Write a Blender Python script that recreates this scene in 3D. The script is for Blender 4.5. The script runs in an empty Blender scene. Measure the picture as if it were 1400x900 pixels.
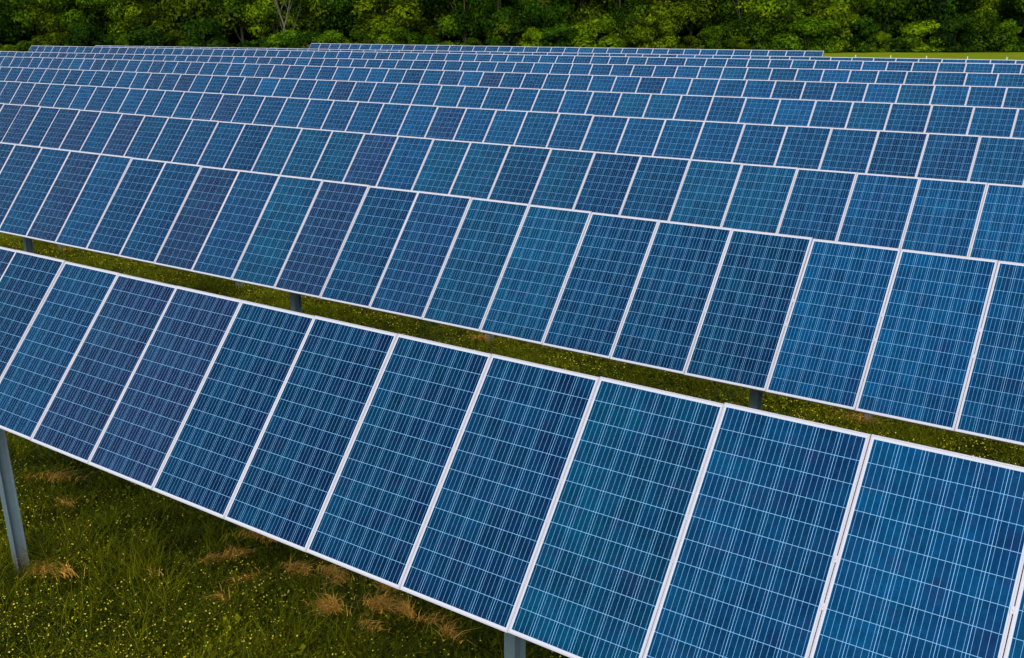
import bpy, bmesh, math, random
import numpy as np
from mathutils import Vector, Matrix
random.seed(7); RNG = np.random.default_rng(7)
R = math.radians
scene = bpy.context.scene
COL = scene.collection

# ------------------------------------------------------------------ camera, sky, sun, exposure
H0 = 6.85                                   # camera height above the ground at its foot
cam_data = bpy.data.cameras.new("camera"); cam = bpy.data.objects.new("camera", cam_data); COL.objects.link(cam)
cam.location = (0, 0, H0); cam.rotation_euler = (R(90 - 16.6836), 0, R(34.8753))
cam_data.sensor_width = 36; cam_data.lens = 1365.49 / 1400 * 36
cam_data.clip_start = 0.1; cam_data.clip_end = 3000
scene.camera = cam

SUN_EL, SUN_AZ = 42.0, 148.0                # azimuth clockwise from +Y: the sun stands behind the camera, to its right
world = bpy.data.worlds.new("World"); scene.world = world; world.use_nodes = True
wn = world.node_tree; wn.nodes.clear()
sky = wn.nodes.new("ShaderNodeTexSky"); sky.sky_type = 'NISHITA'; sky.sun_disc = False
sky.sun_elevation = R(SUN_EL); sky.sun_rotation = R(SUN_AZ); sky.air_density = 1.0; sky.dust_density = 2.0; sky.ozone_density = 1.0
bg = wn.nodes.new("ShaderNodeBackground"); bg.inputs[1].default_value = 0.15
wo = wn.nodes.new("ShaderNodeOutputWorld"); wn.links.new(sky.outputs[0], bg.inputs[0]); wn.links.new(bg.outputs[0], wo.inputs[0])
sd = bpy.data.lights.new("sun", 'SUN'); sd.energy = 2.2; sd.angle = R(30); sd.color = (1.0, 0.94, 0.86)
so = bpy.data.objects.new("sun", sd); COL.objects.link(so)
to_sun = Vector((math.sin(R(SUN_AZ)) * math.cos(R(SUN_EL)), math.cos(R(SUN_AZ)) * math.cos(R(SUN_EL)), math.sin(R(SUN_EL))))
so.rotation_euler = to_sun.to_track_quat('Z', 'Y').to_euler(); so.location = (0, -20, 40)
vs = scene.view_settings; vs.view_transform = 'Standard'; vs.look = 'None'; vs.exposure = 0.0; vs.gamma = 1.0; vs.use_curve_mapping = False

# ------------------------------------------------------------------ helpers
def tag(o, label=None, cat=None, group=None, kind=None):
    if label: o['label'] = label
    if cat: o['category'] = cat
    if group: o['group'] = group
    if kind: o['kind'] = kind
    return o
def link(o, parent=None):
    COL.objects.link(o)
    if parent: o.parent = parent
    return o
def empty(name, loc):
    o = bpy.data.objects.new(name, None); o.location = loc; o.empty_display_size = .3
    return link(o)
def bm_obj(name, bm, mats, parent=None, smooth=False):
    me = bpy.data.meshes.new(name); bm.to_mesh(me); bm.free()
    for m in (mats if isinstance(mats, (list, tuple)) else [mats]): me.materials.append(m)
    if smooth: me.polygons.foreach_set('use_smooth', [True] * len(me.polygons))
    return link(bpy.data.objects.new(name, me), parent)
def add_box(bm, x0, x1, y0, y1, z0, z1, mat=0):
    v = [bm.verts.new(p) for p in ((x0,y0,z0),(x1,y0,z0),(x1,y1,z0),(x0,y1,z0),(x0,y0,z1),(x1,y0,z1),(x1,y1,z1),(x0,y1,z1))]
    for f in ((0,3,2,1),(4,5,6,7),(0,1,5,4),(1,2,6,5),(2,3,7,6),(3,0,4,7)):
        bm.faces.new([v[i] for i in f]).material_index = mat
def np_mesh(name, verts, faces_flat, nper, mats, col=None, parent=None, smooth=False, linked=True):
    """many equal polygons at once; col = one value per face, stored as the attribute 'tint'"""
    me = bpy.data.meshes.new(name); nf = len(faces_flat) // nper
    me.vertices.add(len(verts)); me.vertices.foreach_set('co', np.asarray(verts, np.float32).ravel())
    me.loops.add(nf * nper); me.loops.foreach_set('vertex_index', np.asarray(faces_flat, np.int32))
    me.polygons.add(nf); me.polygons.foreach_set('loop_start', np.arange(0, nf * nper, nper, dtype=np.int32))
    if smooth: me.polygons.foreach_set('use_smooth', np.ones(nf, bool))
    me.update(calc_edges=True)
    if col is not None:
        a = me.attributes.new('tint', 'FLOAT', 'FACE'); a.data.foreach_set('value', np.asarray(col, np.float32))
    for m in mats: me.materials.append(m)
    o = bpy.data.objects.new(name, me)
    return link(o, parent) if linked else o

class NT:
    def __init__(s, name):
        s.m = bpy.data.materials.new(name); s.m.use_nodes = True; s.t = s.m.node_tree; s.t.nodes.clear()
        s.out = s.n('ShaderNodeOutputMaterial')
    def n(s, ty, **kw):
        x = s.t.nodes.new(ty)
        for k, v in kw.items(): setattr(x, k, v)
        return x
    def l(s, a, b): s.t.links.new(a, b)
    def put(s, sock, v):
        if isinstance(v, bpy.types.NodeSocket): s.l(v, sock)
        else: sock.default_value = v
    def math(s, op, a, b=0.0, c=0.0):
        x = s.n('ShaderNodeMath', operation=op); s.put(x.inputs[0], a); s.put(x.inputs[1], b)
        if op in ('MULTIPLY_ADD', 'COMPARE', 'WRAP'): s.put(x.inputs[2], c)
        return x.outputs[0]
    def mix(s, f, a, b, mode='MIX'):
        x = s.n('ShaderNodeMix', data_type='RGBA', blend_type=mode); s.put(x.inputs[0], f); s.put(x.inputs[6], a); s.put(x.inputs[7], b)
        return x.outputs[2]
    def noise(s, vec, scale, detail=2.0, rough=.5):
        x = s.n('ShaderNodeTexNoise'); x.inputs['Scale'].default_value = scale; x.inputs['Detail'].default_value = detail
        x.inputs['Roughness'].default_value = rough
        if vec is not None: s.l(vec, x.inputs['Vector'])
        return x.outputs[0]
    def ramp(s, f, stops):
        x = s.n('ShaderNodeValToRGB'); s.l(f, x.inputs[0]); e = x.color_ramp.elements
        while len(e) < len(stops): e.new(.5)
        for i, (p, c) in enumerate(stops): e[i].position = p; e[i].color = c if len(c) == 4 else (*c, 1)
        return x.outputs[0]
    def bsdf(s, **kw):
        b = s.n('ShaderNodeBsdfPrincipled')
        for k, v in kw.items(): s.put(b.inputs[k.replace('_', ' ')], v)
        return b
    def done(s, b): s.l(b.outputs[0], s.out.inputs[0]); return s.m

# ------------------------------------------------------------------ materials
def mat_metal(name, col, rough=.5, metal=.6, var=.25, scale=6):
    t = NT(name); g = t.n('ShaderNodeTexCoord').outputs['Object']
    f = t.noise(g, scale, 4, .6); c2 = tuple(x * (1 - var) for x in col)
    return t.done(t.bsdf(Base_Color=t.mix(f, (*c2, 1), (*col, 1)), Metallic=metal, Roughness=rough))
M_FRAME = mat_metal('anodised_aluminium_frame', (.60, .60, .66), .42, .15, .12, 3)
M_CLAMP = mat_metal('clamp_aluminium', (.62, .62, .67), .45, .2, .1, 9)
M_TUBE = mat_metal('galvanised_tube', (.36, .38, .40), .5, .6, .3, 4)

def mat_post():
    t = NT('galvanised_steel_post'); g = t.n('ShaderNodeTexCoord').outputs['Object']
    big = t.noise(g, 3.5, 4, .65); fine = t.noise(g, 26, 3, .7)
    c = t.mix(big, (.085, .145, .18, 1), (.17, .26, .31, 1)); c = t.mix(t.math('MULTIPLY', fine, .35), c, (.34, .42, .42, 1))
    geo = t.n('ShaderNodeNewGeometry'); sep = t.n('ShaderNodeSeparateXYZ'); t.l(geo.outputs['Position'], sep.inputs[0])
    # rust and soil splash on the lowest half metre
    hgt = t.math('ADD', t.math('MULTIPLY', t.math('SUBTRACT', sep.outputs[2], .25), -1.9), t.math('MULTIPLY', big, 1.0))
    mr = t.n('ShaderNodeMapRange'); t.l(hgt, mr.inputs[0]); mr.inputs[1].default_value = -.5; mr.inputs[2].default_value = .4
    c = t.mix(t.math('MULTIPLY', mr.outputs[0], .75), c, (.17, .13, .10, 1))
    return t.done(t.bsdf(Base_Color=c, Metallic=.35, Roughness=.55))
M_POST = mat_post()

def mat_cells():
    t = NT('polycrystalline_cells')
    uv = t.n('ShaderNodeUVMap', uv_map='cells').outputs[0]
    sp = t.n('ShaderNodeSeparateXYZ'); t.l(uv, sp.inputs[0]); u, v = sp.outputs[0], sp.outputs[1]
    oi = t.n('ShaderNodeObjectInfo')
    cu, cv = t.math('FRACT', u), t.math('FRACT', v)
    au, av = t.math('ABSOLUTE', t.math('SUBTRACT', cu, .5)), t.math('ABSOLUTE', t.math('SUBTRACT', cv, .5))
    gap = t.math('MAXIMUM', t.math('GREATER_THAN', au, .5 - .0088), t.math('GREATER_THAN', av, .5 - .0088))
    bus = t.math('LESS_THAN', t.math('ABSOLUTE', t.math('SUBTRACT', t.math('FRACT', t.math('MULTIPLY', u, 4)), .5)), .0235)
    def inside(x, n):
        return t.math('MULTIPLY', t.math('GREATER_THAN', x, 0.0), t.math('LESS_THAN', x, float(n)))
    ins = t.math('MULTIPLY', inside(u, 6), inside(v, 12))
    # cell colour: every panel has its own tint (object colour: cell batch plus painted glass sheen), every cell a shade of its own
    comb = t.n('ShaderNodeCombineXYZ'); t.l(t.math('FLOOR', u), comb.inputs[0]); t.l(t.math('FLOOR', v), comb.inputs[1]); t.l(t.math('MULTIPLY', oi.outputs['Random'], 977.0), comb.inputs[2])
    wn_ = t.n('ShaderNodeTexWhiteNoise', noise_dimensions='3D'); t.l(comb.outputs[0], wn_.inputs['Vector'])
    cell_r = wn_.outputs['Value']
    comb2 = t.n('ShaderNodeCombineXYZ'); t.l(u, comb2.inputs[0]); t.l(v, comb2.inputs[1]); t.l(t.math('MULTIPLY', oi.outputs['Random'], 311.0), comb2.inputs[2])
    n1 = t.noise(comb2.outputs[0], .55, 2, .5); n2 = t.noise(comb2.outputs[0], 2.6, 3, .6)
    vor = t.n('ShaderNodeTexVoronoi', feature='F1'); vor.inputs['Scale'].default_value = 9.0; t.l(comb2.outputs[0], vor.inputs['Vector'])
    grain = t.n('ShaderNodeSeparateColor'); t.l(vor.outputs['Color'], grain.inputs[0])
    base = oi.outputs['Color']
    # blotches: toward a deep navy one way, toward teal the other
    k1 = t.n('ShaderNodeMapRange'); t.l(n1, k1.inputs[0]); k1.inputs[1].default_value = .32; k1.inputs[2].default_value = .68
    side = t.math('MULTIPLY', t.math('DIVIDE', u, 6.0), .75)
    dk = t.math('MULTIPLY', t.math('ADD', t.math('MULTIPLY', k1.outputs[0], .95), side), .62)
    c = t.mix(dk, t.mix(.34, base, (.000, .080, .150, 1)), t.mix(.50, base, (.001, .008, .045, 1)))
    br = t.math('ADD', t.math('ADD', t.math('MULTIPLY', cell_r, .30), t.math('MULTIPLY', grain.outputs[0], .22)), t.math('MULTIPLY_ADD', n2, .7, .38))
    vm = t.n('ShaderNodeVectorMath', operation='SCALE'); t.l(c, vm.inputs[0]); t.l(br, vm.inputs['Scale'])
    c = vm.outputs[0]
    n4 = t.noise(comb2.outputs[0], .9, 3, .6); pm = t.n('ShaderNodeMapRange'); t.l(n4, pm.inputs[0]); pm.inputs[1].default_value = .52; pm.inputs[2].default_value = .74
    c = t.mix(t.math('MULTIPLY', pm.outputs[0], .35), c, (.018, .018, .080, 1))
    # dust specks
    sv = t.n('ShaderNodeTexVoronoi', feature='F1'); sv.inputs['Scale'].default_value = 3.0; t.l(comb2.outputs[0], sv.inputs['Vector'])
    speck = t.math('MULTIPLY', t.math('LESS_THAN', sv.outputs['Distance'], .035), t.math('GREATER_THAN', n2, .52))
    dust = t.math('MULTIPLY', t.noise(comb2.outputs[0], 1.3, 4, .7), .008)
    c = t.mix(dust, c, (.45, .55, .65, 1))
    c = t.mix(t.math('MULTIPLY', speck, .35), c, (.45, .60, .75, 1))
    c = t.mix(bus, c, (.20, .50, .88, 1))
    c = t.mix(gap, c, (.26, .58, .92, 1))
    c = t.mix(ins, (.62, .63, .69, 1), c)
    b = t.bsdf(Base_Color=c, Roughness=.16, IOR=1.33, Specular_IOR_Level=.09)
    return t.done(b)
M_CELLS = mat_cells()
def mat_plain(name, col, rough=.7):
    t = NT(name); f = t.noise(t.n('ShaderNodeTexCoord').outputs['Object'], 5, 3)
    return t.done(t.bsdf(Base_Color=t.mix(f, (*[c * .85 for c in col], 1), (*col, 1)), Roughness=rough))
M_BACK = mat_plain('white_backsheet', (.75, .75, .76))

def mat_leaf(name, dark, light, trans=.25, rough=.6, objcol=False):
    t = NT(name); a = t.n('ShaderNodeAttribute', attribute_name='tint'); f = a.outputs['Fac']
    c = t.mix(f, (*dark, 1), (*light, 1))
    if objcol:
        oi = t.n('ShaderNodeObjectInfo'); c = t.mix(1.0, c, oi.outputs['Color'], 'MULTIPLY')
    b = t.bsdf(Base_Color=c, Roughness=rough, Specular_IOR_Level=.08)
    tr = t.n('ShaderNodeBsdfTranslucent'); t.l(c, tr.inputs[0])
    mx = t.n('ShaderNodeMixShader'); mx.inputs[0].default_value = trans; t.l(b.outputs[0], mx.inputs[1]); t.l(tr.outputs[0], mx.inputs[2])
    t.l(mx.outputs[0], t.out.inputs[0]); return t.m
M_LEAF = mat_leaf('tree_leaves', (.022, .062, .002), (.26, .38, .008), .4, .6, True)
M_GRASS = mat_leaf('grass_blades', (.014, .028, .001), (.25, .27, .004), .3)
M_STRAW = mat_leaf('dry_grass_blades', (.30, .14, .010), (.92, .54, .11), .3)
M_FLOWER = mat_leaf('buttercup_petals', (.62, .52, .01), (.88, .82, .12), .3)
M_BARK = mat_metal('tree_bark', (.13, .11, .08), .9, 0, .5, 3)
M_PALEBARK = mat_metal('pale_bark', (.20, .19, .14), .85, 0, .45, 2)
M_STAKE = mat_plain('white_marker_paint', (.75, .75, .74))

def mat_ground():
    t = NT('meadow_soil'); g = t.n('ShaderNodeNewGeometry').outputs['Position']
    sp = t.n('ShaderNodeSeparateXYZ'); t.l(g, sp.inputs[0])
    n1 = t.noise(g, .8, 4, .6); n2 = t.noise(g, 9, 4, .7); n3 = t.noise(g, .09, 3, .6)
    near = t.mix(n2, (.014, .028, .003, 1), (.065, .09, .008, 1)); near = t.mix(t.math('MULTIPLY', n1, .4), near, (.045, .032, .010, 1))
    far = t.mix(n3, (.13, .21, .002, 1), (.33, .35, .006, 1)); far = t.mix(t.math('MULTIPLY', t.noise(g, .5, 6, .8), .8), far, (.15, .21, .003, 1))
    mr = t.n('ShaderNodeMapRange'); t.l(sp.outputs[1], mr.inputs[0]); mr.inputs[1].default_value = 45; mr.inputs[2].default_value = 62
    c = t.mix(mr.outputs[0], near, far)
    bp = t.n('ShaderNodeBump'); bp.inputs['Strength'].default_value = .6; bp.inputs['Distance'].default_value = .08; t.l(n2, bp.inputs['Height'])
    b = t.bsdf(Base_Color=c, Roughness=.95, Specular_IOR_Level=.1); t.l(bp.outputs[0], b.inputs['Normal'])
    return t.done(b)
M_GROUND = mat_ground()

# ------------------------------------------------------------------ rows: y of the lower edge, phase, tilt change, twist per 10 m, twist centre, lower-edge height along x
TILT, LEN, WID, PITCH = 52.091, 1.962, .9945, 1.0
ROWS = [
 (4.969,-11.503,-0.41,1.18,-6.31,[-11.5,-9.0,-6.3,-3.5,-1.5],[-4.041,-4.050,-4.0505,-4.040,-4.026]),
 (10.274,-20.697,0.41,-0.60,-10.36,[-20.7,-15.5,-10.36,-5.5,-1.7],[-3.866,-3.867,-3.874,-3.886,-3.898]),
 (15.655,-30.791,0,0,0,[-30.82,-25.22,-19.61,-14.01,-8.41,-2.81],[-3.716,-3.743,-3.766,-3.786,-3.802,-3.816]),
 (20.919,-39.915,0,0,0,[-39.85,-32.66,-25.48,-18.29,-11.11,-3.92],[-3.511,-3.53,-3.556,-3.58,-3.596,-3.594]),
 (26.336,-49.103,0,0,0,[-50.22,-41.01,-31.79,-22.57,-13.35,-4.13],[-3.306,-3.314,-3.334,-3.358,-3.377,-3.381]),
 (31.702,-37.277,0,0,0,[-59.85,-48.94,-38.03,-27.12,-16.21,-5.3],[-3.06,-3.05,-3.081,-3.126,-3.159,-3.152]),
 (37.115,-43.468,0,0,0,[-69.32,-56.75,-44.18,-31.61,-19.04,-6.47],[-2.962,-2.967,-2.958,-2.948,-2.947,-2.969]),
 (42.349,-29.560,0,0,0,[-74.22,-60.69,-47.17,-33.64,-20.11,-6.58],[-2.696,-2.719,-2.739,-2.757,-2.776,-2.8]),
 (47.752,-25.651,0,0,0,[-74.24,-60.92,-47.61,-34.3,-20.99,-7.67],[-2.753,-2.761,-2.764,-2.767,-2.776,-2.798]),
 (52.965,-28.730,0,0,0,[-55.72,-48.13,-40.54,-32.95,-25.36,-17.77],[-2.496,-2.525,-2.552,-2.576,-2.599,-2.619]),
]
SPAN = [(-13.6,1.6),(-23.6,1.4),(-33.7,.4),(-43.5,-.4),(-53.3,-1.2),(-63,-2),(-72.5,-2.8),(-74.7,-3.5),(-74.8,-4.3),(-55.8,-17.7)]
GY = np.array([-400,0,5.57,10.87,16.25,21.52,26.94,32.3,37.71,42.95,48.35,53.57,140,2000.])
GZ = np.array([-6.9,-6.84,-6.67,-6.494,-6.4,-6.189,-5.967,-5.756,-5.564,-5.42,-5.33,-5.16,-2.95,-2.95]) + H0
def ground_z(x, y):
    x = np.asarray(x, float); y = np.asarray(y, float)
    z = np.interp(y, GY, GZ)
    b = .035*np.sin(x*1.7+y*.9)*np.sin(y*1.3-x*.4) + .02*np.sin(x*4.1+1.3)*np.sin(y*3.7)
    fade = np.clip((60-y)/20, 0, 1)
    return z + b*fade + (1-fade)*.06*np.sin(x*.11+1)*np.sin(y*.07)

# ------------------------------------------------------------------ ground: one sheet to the horizon
def axis(lo, a, b, hi, step):
    mid = np.arange(a, b + 1e-6, step); l = a - np.geomspace(1, a - lo + 1, 22)[1:][::-1] + 1; r = b + np.geomspace(1, hi - b + 1, 22)[1:] - 1
    return np.concatenate([l, mid, r])
gx = axis(-1500, -40, 6, 1500, .25); gy = axis(-600, 0, 24, 2000, .25)
XX, YY = np.meshgrid(gx, gy); ZZ = ground_z(XX, YY); nx, ny = len(gx), len(gy)
idx = np.arange(nx * ny).reshape(ny, nx)
quads = np.stack([idx[:-1, :-1], idx[:-1, 1:], idx[1:, 1:], idx[1:, :-1]], -1).reshape(-1)
g = np_mesh('ground', np.stack([XX, YY, ZZ], -1).reshape(-1, 3), quads, 4, [M_GROUND], smooth=True)
tag(g, 'dark green uneven meadow ground under and between the panel rows', 'ground', kind='structure')

# ------------------------------------------------------------------ grass, flowers, straw (stuff)
def blades(P, h, w, lean, seed, tint, lie=None):
    """bent grass blades, two quads each"""
    r = np.random.default_rng(seed); n = len(P); a = r.uniform(0, 2*np.pi, n); b = r.uniform(0, 2*np.pi, n)
    if lie is not None: b = lie + r.normal(0, .95, n)
    hh = h * r.uniform(.45, 1.25, n); ww = w * r.uniform(.6, 1.3, n); ln = lean * hh * r.uniform(.2, 1.4, n)
    side = np.stack([np.cos(a), np.sin(a), 0*a], 1) * ww[:, None]; d = np.stack([np.cos(b), np.sin(b), 0*b], 1)
    up = np.array([0, 0, 1.])
    p1 = P + up * (hh * .55)[:, None] + d * (ln * .3)[:, None]; p2 = P + up * hh[:, None] * (.95 if lie is None else .6) + d * ln[:, None]
    V = np.stack([P - side, P + side, p1 + side * .8, p1 - side * .8, p2 + side * .2, p2 - side * .2], 1).reshape(-1, 3)
    k = np.arange(n)[:, None] * 6
    F = np.concatenate([k + [0, 1, 2, 3], k + [3, 2, 4, 5]], 1).reshape(-1)
    return V, F, np.repeat(tint, 2)
def vnoise(x, y, s, seed):
    r = np.random.default_rng(seed); v = 0
    for i in range(5):
        a = r.uniform(0, 2*np.pi); k = s * (1 + i * .45); v = v + np.sin((x*np.cos(a)+y*np.sin(a))*k + r.uniform(0, 6)) 
    return v / 5
def merge(parts):
    V, F, C, off = [], [], [], 0
    for v, f, c in parts: V.append(v); F.append(f + off); C.append(c); off += len(v)
    return np.concatenate(V), np.concatenate(F), np.concatenate(C)
def scatter(x0, x1, y0, y1, dens, seed):
    r = np.random.default_rng(seed); n = int((x1-x0)*(y1-y0)*dens); x = r.uniform(x0, x1, n); y = r.uniform(y0, y1, n)
    return x, y, r
ZONES = [(-17.5,-3.2,3.6,9.4,2300,.12,.0036), (-34,0,14.4,18.6,1000,.14,.005), (-36,3,1,24,120,.16,.010)]
parts = []
for i, (x0, x1, y0, y1, dens, h, w) in enumerate(ZONES):
    x, y, r = scatter(x0, x1, y0, y1, dens, 20 + i)
    m = vnoise(x, y, 1.1, 3) + .6*vnoise(x, y, 3.1, 4)
    keep = r.uniform(-1.2, .6, len(x)) < m + .2; x, y, m = x[keep], y[keep], m[keep]
    P = np.stack([x, y, ground_z(x, y) - .01], 1)
    hh = h * np.clip(1.1 + .75*m + 1.1*np.clip(vnoise(x, y, 2.2, 9), 0, 1), .3, 2.8)
    tint = np.clip((.29, .56, .3)[i] + .26*vnoise(x, y, .9, 6) + .22*vnoise(x, y, 2.7, 8) + .12*vnoise(x, y, 9, 18) + r.normal(0, .2, len(x)), 0, 1)
    parts.append(blades(P, hh, w, 1.1, 40 + i, tint))
    # low broad clover-like leaves lying between the blades
    nb = int(len(x) * .8); j = r.choice(len(x), nb); Q = P[j] + r.normal(0, .02, (nb, 3)) + [0, 0, .05]; Q[:, 2] += r.uniform(0, .10, nb) + .05*m[j]
    s = w * r.uniform(2.0, 4.2, nb); a = r.uniform(0, 6.28, nb); tl = r.normal(0, .45, (nb, 2))
    e1 = np.stack([np.cos(a), np.sin(a), tl[:, 0]], 1) * s[:, None]; e2 = np.stack([-np.sin(a), np.cos(a), tl[:, 1]], 1) * s[:, None]
    V = np.stack([Q - e1, Q - e2, Q + e1, Q + e2], 1).reshape(-1, 3); F = np.arange(nb * 4)
    parts.append((V, F, np.clip(tint[j] + .05, 0, 1)))
rt = np.random.default_rng(77)
for k in range(420):
    cx, cy = (rt.uniform(-17, -4), rt.uniform(4, 9.2)) if k < 320 else (rt.uniform(-30, -1), rt.uniform(15, 17.8))
    if k < 60: cx, cy = rt.normal(-11.0, .9), rt.normal(6.5, .5)
    n = int(rt.uniform(25, 80)); sd_ = rt.uniform(.04, .14); x = rt.normal(cx, sd_, n); y = rt.normal(cy, sd_, n)
    P = np.stack([x, y, ground_z(x, y)], 1)
    parts.append(blades(P, rt.uniform(.22, .42) * np.ones(n), .0042, .9, 5000 + k, np.clip(rt.uniform(.15, .75) + rt.normal(0, .15, n), 0, 1)))
V, F, C = merge(parts)
tag(np_mesh('meadow_grass', V, F, 4, [M_GRASS], C), 'dark green tangled meadow grass and clover under the panels', 'grass', kind='stuff')

# straw lying in tufts; centres read off the meadow in front of the nearest row
STRAW = [(-7.56,7.18,.16,.11,.3,800),(-7.18,7.54,.18,.11,.2,800),(-6.78,7.62,.13,.07,.2,360),(-7.36,7.88,.22,.06,.0,460),(-7.9,7.72,.16,.08,.8,260),
         (-9.62,7.88,.40,.07,.75,600),(-9.36,7.99,.30,.06,.8,450),(-9.50,7.30,.26,.08,.9,420),(-9.66,7.05,.14,.06,.5,160),(-8.63,7.56,.22,.09,.2,420),(-8.86,7.1,.26,.05,1.0,220),
         (-6.15,7.55,.07,.17,1.3,220),(-6.5,7.62,.2,.06,.4,200),(-8.78,6.62,.06,.14,1.4,120),(-13.5,7.3,.42,.10,.6,420),(-12.6,7.0,.2,.08,.5,150),(-11.25,5.75,.22,.16,0,420),(-10.9,5.9,.2,.10,.3,200),
         (-8.2,7.75,.22,.09,.2,300),(-7.0,7.2,.22,.07,.1,170),(-9.9,6.5,.2,.06,.4,60),(-12.1,16.2,.3,.14,0,300),(-4.25,16.2,.5,.2,0,420),(-27.5,16.4,.5,.15,0,160)]
parts = []
for i, (cx, cy, a, b, th, n) in enumerate(STRAW):
    r = np.random.default_rng(300 + i); n = int(n * .42); e = r.standard_t(5, (n, 2)) * .34 * [a, b]
    x = cx + e[:, 0]*math.cos(th) - e[:, 1]*math.sin(th); y = cy + e[:, 0]*math.sin(th) + e[:, 1]*math.cos(th)
    P = np.stack([x, y, ground_z(x, y) + .09 + r.uniform(0, .08, n)], 1)
    parts.append(blades(P, .11, .0052, 1.9, 600 + i, r.uniform(0, 1, n)**.8, lie=th + r.choice([0, math.pi])))
V, F, C = merge(parts)
tag(np_mesh('dry_grass', V, F, 4, [M_STRAW], C), 'tufts of dry straw coloured grass lying flat on the green meadow', 'dry grass', kind='stuff')

parts = []
for i, (x0, x1, y0, y1, dens, s) in enumerate([(-17.5,-3.2,3.6,9.4,170,.0088),(-34,0,14.4,18.6,110,.011),(-36,3,1,24,4,.010)]):
    x, y, r = scatter(x0, x1, y0, y1, dens, 70 + i)
    m = vnoise(x, y, 1.6, 33) + .5*vnoise(x, y, 5, 34); near = np.clip((7.0 - y) / 2.2, -.5, .8) if i == 0 else 0
    keep = r.uniform(-.9, .9, len(x)) < m * 1.7 + near * .8 - .1; x, y = x[keep], y[keep]; n = len(x)
    c = np.stack([x, y, ground_z(x, y) + r.uniform(.13, .27, n)], 1); ss = s * r.uniform(.6, 1.3, n)
    nrm = np.stack([r.normal(0, .45, n), r.normal(-.25, .45, n), np.ones(n)], 1); nrm /= np.linalg.norm(nrm, axis=1)[:, None]
    e1 = np.cross(nrm, [1., 0, 0]); e1 /= np.linalg.norm(e1, axis=1)[:, None]; e2 = np.cross(nrm, e1)
    tn = r.uniform(0, 1, n)
    a0 = r.uniform(0, 6.28, n)
    for k in range(5):                       # five petals, each a small kite
        a = a0 + k * 2*np.pi/5
        d = (np.cos(a)[:, None]*e1 + np.sin(a)[:, None]*e2) * ss[:, None]; q = (-np.sin(a)[:, None]*e1 + np.cos(a)[:, None]*e2) * (ss*.55)[:, None]
        lift = nrm * (ss * .35)[:, None]
        V = np.stack([c, c + d*.65 - q + lift, c + d*1.05 + lift*1.3, c + d*.65 + q + lift], 1).reshape(-1, 3)
        parts.append((V, np.arange(n * 4), tn))
V, F, C = merge(parts)
tag(np_mesh('buttercup_flowers', V, F, 4, [M_FLOWER], C), 'scattered small yellow buttercups dotted through the meadow grass', 'flowers', kind='stuff')

# ------------------------------------------------------------------ one solar panel: laminate, frame, two clamps
CELL = .1587
def panel_proto():
    bm = bmesh.new(); hw, hl = WID/2 - .003, LEN/2 - .003
    add_box(bm, -hw, hw, -hl, hl, -.006, 0, 0)
    uvl = bm.loops.layers.uv.new('cells')
    for f in bm.faces:
        f.material_index = 0 if f.normal.z > .5 or f.calc_center_median().z > -.001 else 1
        for l in f.loops: l[uvl].uv = (l.vert.co.x / CELL + 3, 6 - l.vert.co.y / CELL)
    lam = bm_obj('solar_panel', bm, [M_CELLS, M_BACK])
    bm = bmesh.new(); W2, L2, t = WID/2, LEN/2, .0105
    # frame: outer ring with a bevelled lip, 40 mm deep
    def ring(w, l, z): return [bm.verts.new(p) for p in ((-w,-l,z),(w,-l,z),(w,l,z),(-w,l,z))]
    rs = [ring(W2-.03, L2-.03, -.038), ring(W2, L2, -.038), ring(W2, L2, .0012), ring(W2-.0015, L2-.0015, .0030), ring(W2-t, L2-t, .0030), ring(W2-t-.0006, L2-t-.0006, .0004), ring(W2-t-.0006, L2-t-.0006, -.008)]
    for a, b in zip(rs[:-1], rs[1:]):
        for k in range(4): bm.faces.new((a[k], a[(k+1) % 4], b[(k+1) % 4], b[k]))
    bmesh.ops.recalc_face_normals(bm, faces=bm.faces)
    fr = bm_obj('frame', bm, M_FRAME, lam)
    bm = bmesh.new(); add_box(bm, -.016, .016, -.022, .022, .0036, .0066); add_box(bm, -.0016, .0016, -.02, .02, -.03, .0036)
    bmesh.ops.create_cone(bm, cap_ends=True, segments=8, radius1=.007, radius2=.006, depth=.006, matrix=Matrix.Translation((0, 0, .009)))
    cl = bm_obj('mounting_clamp', bm, M_CLAMP, lam); cl.location = (PITCH/2, .15, 0)
    cl2 = cl.copy(); link(cl2, lam); cl2.location = (PITCH/2, -.15, 0)
    return lam, [fr, cl, cl2]
LAM, SUBS = panel_proto()

def ibeam(height):
    """post: wide-flange steel beam, web across the row axis"""
    bm = bmesh.new(); f, d, tf, tw = .104, .152, .007, .006
    pts = [(-f/2,-d/2),(f/2,-d/2),(f/2,-d/2+tf),(tw/2,-d/2+tf),(tw/2,d/2-tf),(f/2,d/2-tf),(f/2,d/2),(-f/2,d/2),(-f/2,d/2-tf),(-tw/2,d/2-tf),(-tw/2,-d/2+tf),(-f/2,-d/2+tf)]
    lo = [bm.verts.new((x, y, -.4)) for x, y in pts]; hi = [bm.verts.new((x, y, height)) for x, y in pts]; n = len(pts)
    for k in range(n): bm.faces.new((lo[k], lo[(k+1) % n], hi[(k+1) % n], hi[k]))
    bm.faces.new(hi); bm.faces.new(lo[::-1])
    # bearing housing on the post head
    for s in (-1, 1): add_box(bm, -.05, .05, s*.09-.006, s*.09+.006, height-.05, height+.075)
    return bm

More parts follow.
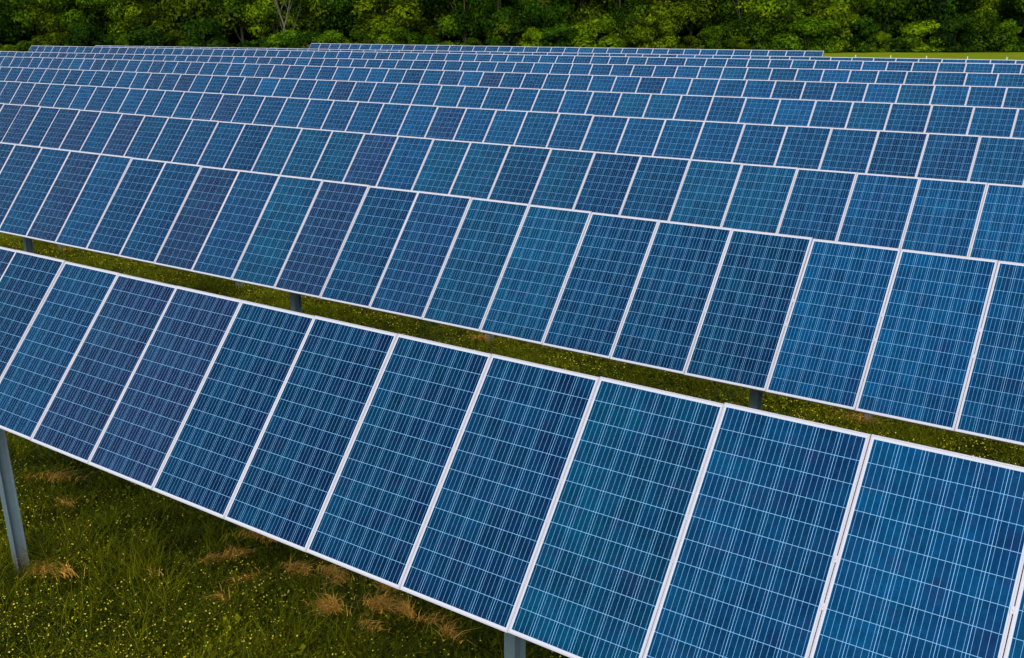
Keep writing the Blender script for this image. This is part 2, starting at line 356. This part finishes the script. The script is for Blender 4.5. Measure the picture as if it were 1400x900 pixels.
ROW_LABELS = [
 ('nearest row of blue solar panels, its lower edge above the open flowery grass', 'solar array'),
 ('second row of blue solar panels, just beyond the narrow grass strip behind the nearest row', 'solar array'),
 ('third row of blue solar panels, its lower edge hidden behind the second row', 'solar array'),
 ('fourth row of blue solar panels, between the third row and the fifth', 'solar array'),
 ('fifth row of blue solar panels, midway up the stack of rows', 'solar array'),
 ('sixth row of blue solar panels, its small panels still showing grid lines', 'solar array'),
 ('seventh row of blue solar panels, last one to reach the left side of the photo', 'solar array'),
 ('eighth row of blue solar panels, left end stepping up against trees at far left', 'solar array'),
 ('ninth row of blue solar panels, almost hidden, showing as a thin strip above the eighth', 'solar array'),
 ('farthest and shortest row of blue solar panels, ending at the bright grass strip', 'solar array')]
rr = random.Random(11)
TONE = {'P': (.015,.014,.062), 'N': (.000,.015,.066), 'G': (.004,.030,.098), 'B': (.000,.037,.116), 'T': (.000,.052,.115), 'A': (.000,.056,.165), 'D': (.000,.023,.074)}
# tints holding both cell batch and painted glass sheen, read off the photograph, panel by panel, for the three nearest rows; the rest is drawn at random, biased along each row
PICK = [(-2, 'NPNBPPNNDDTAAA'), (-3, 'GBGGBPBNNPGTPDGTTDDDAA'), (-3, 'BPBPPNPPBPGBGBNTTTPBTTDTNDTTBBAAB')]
first = True
for ri, (y0, o, dt, tw, xc, cx, cz) in enumerate(ROWS):
    xa, xb = SPAN[ri]; th0 = R(TILT + dt)
    def zlow(x): return float(np.interp(x, cx, cz)) + H0
    i0 = math.ceil((xa - o) / PITCH - .01); i1 = math.floor((xb - o) / PITCH + .01)
    xm = o + (i0 + i1) / 2 * PITCH; yc = y0 + LEN/2*math.cos(th0)
    root = empty('solar_array', (xm, yc, float(np.interp(yc, GY, GZ))))
    tag(root, ROW_LABELS[ri][0], ROW_LABELS[ri][1], 'parallel rows of tilted solar panels')
    org = root.location
    for i in range(i0, i1):
        x = o + (i + .5) * PITCH
        th = R(TILT + dt + tw * (x - xc) / 10) + rr.gauss(0, .0022)
        pos = Vector((x, y0 + LEN/2*math.cos(th), zlow(x) + LEN/2*math.sin(th)))
        if first: p = LAM; subs = SUBS; first = False
        else:
            p = LAM.copy(); link(p); subs = []
            for s in SUBS: c = s.copy(); link(c, p); subs.append(c)
        p.parent = root; p.location = pos - org; p.rotation_euler = (th, rr.gauss(0, .0012), rr.gauss(0, .0008))
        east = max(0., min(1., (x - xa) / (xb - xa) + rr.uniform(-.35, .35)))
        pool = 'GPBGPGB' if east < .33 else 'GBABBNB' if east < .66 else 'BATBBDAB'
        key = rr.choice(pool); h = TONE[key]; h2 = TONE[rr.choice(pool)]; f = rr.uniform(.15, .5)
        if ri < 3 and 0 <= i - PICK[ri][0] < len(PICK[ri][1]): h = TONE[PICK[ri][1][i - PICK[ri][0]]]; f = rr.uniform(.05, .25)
        k = rr.uniform(.80, 1.08) * (.82 + .3 * east) * (1.0, 1.1, 1.2, 1.3)[min(ri, 3)]  # farther rows get lighter tints, painting in the hazy sheen of their glass
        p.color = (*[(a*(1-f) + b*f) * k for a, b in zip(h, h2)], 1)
    # torque tube following the row, with a rail under every joint
    def back(x, d):
        th = R(TILT + dt + tw*(x - xc)/10)
        return Vector((x, y0 + LEN/2*math.cos(th) + d*math.sin(th), zlow(x) + LEN/2*math.sin(th) - d*math.cos(th))) - org
    bm = bmesh.new(); prev = None; X0, X1 = o + i0*PITCH - .05, o + i1*PITCH + .05
    for x in np.linspace(X0, X1, 14):
        c = back(x, .135); ring = [bm.verts.new((c.x, c.y + .062*math.cos(a), c.z + .062*math.sin(a))) for a in np.linspace(0, 2*math.pi, 12, endpoint=False)]
        if prev:
            for k in range(12): bm.faces.new((prev[k], prev[(k+1) % 12], ring[(k+1) % 12], ring[k]))
        else: bm.faces.new(ring[::-1])
        prev = ring
    bm.faces.new(prev); bmesh.ops.recalc_face_normals(bm, faces=bm.faces)
    bm_obj('torque_tube', bm, M_TUBE, root)
    bm = bmesh.new()
    for i in range(i0, i1 + 1):
        x = o + i*PITCH; c = back(x, .056); th = R(TILT + dt + tw*(x - xc)/10)
        b2 = bmesh.new(); add_box(b2, -.02, .02, -.21, .21, -.017, .016)
        b2.transform(Matrix.Translation(c) @ Matrix.Rotation(th, 4, 'X')); tmp = bpy.data.meshes.new('t'); b2.to_mesh(tmp); b2.free(); bm.from_mesh(tmp); bpy.data.meshes.remove(tmp)
    ob = bm_obj('mounting_rails', bm, M_TUBE, root); ob['kind'] = 'stuff'
    px0 = -4.06 if ri else -3.93; pst = None
    sp = 7.92 if ri else 7.6
    for k in range(-12, 3):
        x = px0 + k*sp
        if not (X0 + .4 < x < X1 - .4): continue
        c = back(x, .135); w = c + org; gz = float(ground_z(w.x, w.y)); hgt = w.z - .08 - gz
        if pst is None: pst = bm_obj('post', ibeam(hgt), M_POST, root); cp = pst
        else: cp = pst.copy(); link(cp, root)
        cp.location = Vector((w.x, w.y, gz)) - org
        cp.rotation_euler = (0, -.055 if ri == 0 and k == -1 else 0, 0)     # this post was driven out of plumb

# white stakes on the mown strip behind the ninth row
bm = bmesh.new(); add_box(bm, -.025, .025, -.012, .012, 0, 1.15); add_box(bm, -.034, .034, -.014, .014, 1.15, 1.25)
STK = [(-22.23,75),(-19.78,75),(-17.37,75),(-14.73,75),(-12.29,75)]
SL = ['first', 'second', 'third', 'fourth', 'last']
st0 = None
for k, (x, y) in enumerate(STK):
    if st0 is None: st0 = bm_obj('marker_stake', bm, M_STAKE); s = st0
    else: s = st0.copy(); link(s)
    top = H0 - 1.71 - .02; gz = float(ground_z(x, y)); s.location = (x, y, gz - .1); s.scale = (1, 1, (top - gz + .1) / 1.25)
    tag(s, f'slim white stake on the bright grass strip, {SL[k]} of five from the left', 'stake', 'white stakes on the mown strip')

# ------------------------------------------------------------------ trees
def crown_mesh(name, seed, rx, rz, zc, nclu, per, leaf, low=False):
    """leaf cards grouped into uneven billows over an ellipsoid, with gaps between them"""
    r = np.random.default_rng(seed); Vs, Cs = [], []
    for k in range(nclu):
        a = r.uniform(0, 2*np.pi); cz = r.uniform(-1, 1); rad = math.sqrt(max(0, 1 - cz*cz)); q = r.uniform(.55, 1.0) * (1 + .22*math.sin(3*a + seed) + .12*math.sin(5*a + seed*2 + cz*3))
        c = np.array([rx*rad*math.cos(a)*q, rx*rad*math.sin(a)*q, zc + rz*cz*r.uniform(.75, 1.05)])
        cr = rx * r.uniform(.18, .44); n = int(per * (cr / (rx*.25))**2 * r.uniform(.6, 1.2))
        d = r.normal(0, 1, (n, 3)); d[:, 2] += .35; d /= np.linalg.norm(d, axis=1)[:, None]
        rad_ = cr * r.uniform(.55, 1.08, n) * (1 + .25*np.sin(d[:, 0]*7 + k)*np.sin(d[:, 1]*6 + d[:, 2]*5))
        p = c + d * rad_[:, None] * [1.15, 1.15, .8]
        nr = d + r.normal(0, .32, (n, 3)) + [0, 0, .25]; nr /= np.linalg.norm(nr, axis=1)[:, None]
        t1 = np.cross(nr, r.normal(0, 1, (n, 3))); t1 /= np.linalg.norm(t1, axis=1)[:, None]; t2 = np.cross(nr, t1)
        s = leaf * r.uniform(.5, 1.25, n)
        Vs.append(np.stack([p - t1*s[:, None], p - t2*(s*.55)[:, None], p + t1*s[:, None], p + t2*(s*.55)[:, None]], 1).reshape(-1, 3))
        Cs.append(np.clip(r.normal(.42 + r.normal(0, .24), .2, n), 0, 1))
    V = np.concatenate(Vs)
    if low: V[:, 2] = np.abs(V[:, 2]) * .98 + .02
    o = np_mesh(name, V, np.arange(len(V)), 4, [M_LEAF], np.concatenate(Cs), linked=False)
    return o.data
def limb_mesh(name, seed, h, r0, nl, mat, spread=.45, lean=0., twigs=0):
    """tapered trunk with forking limbs"""
    r = np.random.default_rng(seed); bm = bmesh.new()
    def tube(pts, rads, seg=7):
        prev = None
        for i, (p, rd) in enumerate(zip(pts, rads)):
            d = (pts[min(i+1, len(pts)-1)] - pts[max(i-1, 0)]).normalized(); a = d.orthogonal().normalized(); b = d.cross(a)
            ring = [bm.verts.new(p + (a*math.cos(t) + b*math.sin(t))*rd) for t in np.linspace(0, 2*math.pi, seg, endpoint=False)]
            if prev:
                for k in range(seg): bm.faces.new((prev[k], prev[(k+1) % seg], ring[(k+1) % seg], ring[k]))
            prev = ring
    az = r.uniform(0, 6.28); pts = [Vector((lean*h*t*math.cos(az) + .12*math.sin(t*5+seed), lean*h*t*math.sin(az) + .1*math.cos(t*4), h*t - .2*(t == 0))) for t in np.linspace(0, 1, 8)]
    tube(pts, [r0*(1 - .8*t) for t in np.linspace(0, 1, 8)])
    for k in range(nl):
        t = r.uniform(.25, .9); b = pts[int(t*7)]; a = r.uniform(0, 6.28); L = h*r.uniform(.25, .5)*(1.1-t*.5)
        e = Vector((math.cos(a)*spread, math.sin(a)*spread, 1-spread*.6)).normalized()*L
        q = [b + e*s + Vector((0, 0, .12*L*s*s)) for s in np.linspace(0, 1, 5)]; rr0 = r0*(1-.8*t)*.6
        tube(q, [rr0*(1-.75*s) for s in np.linspace(0, 1, 5)], 5)
        for _ in range(twigs):
            s = r.uniform(.3, 1); b2 = q[int(s*4)]; e2 = (e.normalized() + Vector(r.normal(0, .5, 3))).normalized()*L*r.uniform(.25, .5)
            tube([b2, b2 + e2*.5 + Vector((0, 0, .05)), b2 + e2], [rr0*.4, rr0*.25, rr0*.08], 4)
    me = bpy.data.meshes.new(name); bm.to_mesh(me); bm.free(); me.materials.append(mat)
    me.polygons.foreach_set('use_smooth', [True]*len(me.polygons)); return me
CROWNS = [crown_mesh('crown', 50 + k, 4.4, 6.2, 8.6, 52, 210, .235) for k in range(5)]
TRUNKS = [limb_mesh('trunk', 80 + k, 11.5, .24, 9, M_BARK) for k in range(3)]
BUSHES = [crown_mesh('foliage', 90 + k, 2.3, 1.9, 1.5, 34, 170, .15, low=True) for k in range(4)]
STEMS = [limb_mesh('stem', 97 + k, 2.4, .06, 6, M_BARK, .7) for k in range(2)]
BARE = [limb_mesh('trunk', 120 + k, 15.0, .075, 8, M_PALEBARK, .35, .3, 3) for k in range(3)]
YAW, PIT = R(-34.8753), R(16.6836)
FW = Vector((math.sin(YAW), math.cos(YAW), 0)); RT = Vector((math.cos(YAW), -math.sin(YAW), 0))
def line_pt(s, d): p = FW * d + RT * s; return p.x, p.y
TINTS = {'bright yellow-green': (1.5, 1.55, .7), 'mid green': (.82, 1.08, .8), 'deep green': (.36, .62, .8), 'olive green': (1.0, 1.0, .5)}
ORD = ['first','second','third','fourth','fifth','sixth','seventh','eighth','ninth','tenth','eleventh','twelfth','thirteenth','fourteenth','fifteenth','sixteenth','seventeenth','eighteenth','nineteenth','twentieth']
def plant(name, cat, group, items, build, what):
    """items: (s, d, kind); labelled by kind and by count from the left within that kind"""
    cnt = {}
    for s, d, kind, *ex in sorted(items):
        cnt[kind] = cnt.get(kind, 0) + 1
        x, y = line_pt(s, d); e = empty(name, (x, y, float(ground_z(x, y)) - .05))
        tag(e, f'{kind} {what}, {ORD[cnt[kind]-1]} such from the left', cat, group)
        build(e, kind, *ex)
tr = random.Random(5); KINDS = list(TINTS)
def kid(name, me, e, sc=(1, 1, 1), rot=0, col=None, loc=(0, 0, 0)):
    o = bpy.data.objects.new(name, me); link(o, e); o.scale = sc; o.rotation_euler = (0, 0, rot); o.location = loc
    if col: o.color = (*col, 1)
    return o
def build_tree(e, kind):
    s = tr.uniform(.85, 1.2); rot = tr.uniform(0, 6.28); tv = tr.uniform(.85, 1.15)
    kid('trunk', tr.choice(TRUNKS), e, (s, s, s*1.05), rot)
    kid('crown', tr.choice(CROWNS), e, (s*tr.uniform(.85, 1.1), s*tr.uniform(.85, 1.1), s*tr.uniform(.95, 1.15)), tr.uniform(0, 6.28), [c*tv*.74 for c in TINTS[kind]])
items = []; s = -88
while s < 96:
    items.append((s, 150 + tr.uniform(-2.5, 4.5), tr.choices(KINDS, [3, 4, 3.2, 3] if not -17 < s < 7 else [.4, 2, 6, 1])[0])); s += tr.uniform(4.2, 7.6)
plant('broadleaf_tree', 'tree', 'broadleaf trees along the front of the wood', items, build_tree, "leafy tree at the wood edge")
def build_bush(e, kind):
    s = tr.uniform(.5, 1.5); tv = tr.uniform(.45, .95)
    kid('stem', tr.choice(STEMS), e, (s, s, s), tr.uniform(0, 6.28))
    kid('foliage', tr.choice(BUSHES), e, (s*1.1, s*1.1, s*tr.uniform(.8, 1.3)), tr.uniform(0, 6.28), [c*tv for c in TINTS[kind]])
items = []; s = -88
while s < 96:
    items.append((s, 145 + tr.uniform(-1.2, 2.4), tr.choices(KINDS, [1.5, 4, 3.6, 2])[0])); s += tr.uniform(1.9, 4.4)
plant('bush', 'bush', 'bushes at the foot of the wood', items, build_bush, 'rounded bush below the wood trees')
def build_bare(e, kind, k):
    kid('trunk', BARE[k % 3], e, (1, 1, tr.uniform(.9, 1.1)), tr.uniform(0, 6.28))
def S(px, d=146.): return (px - 700) / 1365.5 * d
items = [(S(px), 148.4 + (k % 3)*.7, kd, k) for k, (px, kd) in enumerate([(385,'grey-barked'),(404,'grey-barked'),(1013,'white-barked'),(1052,'white-barked'),(1150,'grey-barked')])]
plant('bare_tree', 'tree', 'thin bare trees along the wood', items, build_bare, 'thin leafless tree at the wood edge')

# the wood behind the front trees: one mass, with its own crowns to the ground
parts = []; fr_ = np.random.default_rng(4)
src = []
for me in CROWNS[:3]:
    v = np.empty(len(me.vertices)*3, np.float32); me.vertices.foreach_get('co', v); tt = np.empty(len(me.polygons), np.float32); me.attributes['tint'].data.foreach_get('value', tt); src.append((v.reshape(-1, 4, 3), tt))
for row in range(4):
    for s in np.arange(-110, 121, 6.5):
        v, tt = src[fr_.integers(3)]; sel = fr_.random(len(v)) < .5; v = v[sel]; tt = tt[sel]
        x, y = line_pt(s + fr_.uniform(-2, 2), 158 + row*6.5 + fr_.uniform(-2, 2)); a = fr_.uniform(0, 6.28); k = fr_.uniform(.95, 1.25)
        c_ = v.mean(1, keepdims=True); v = c_ + (v - c_)*1.5
        X = v[..., 0]*math.cos(a) - v[..., 1]*math.sin(a); Y = v[..., 0]*math.sin(a) + v[..., 1]*math.cos(a); Z = v[..., 2]*1.0
        if row % 2: Z = (Z - 2.0)*.8
        P = np.stack([X*k + x, Y*k + y, np.maximum(Z*k, .1) + float(ground_z(x, y))], -1).reshape(-1, 3)
        parts.append((P, np.arange(len(P)), tt*.6))
V, F, C = merge(parts)
wd = np_mesh('woodland', V, F, 4, [M_LEAF], C); wd.color = (.75, 1.0, .8, 1)
tag(wd, 'dense dark green wood filling the background behind the front trees', 'woodland', kind='stuff')
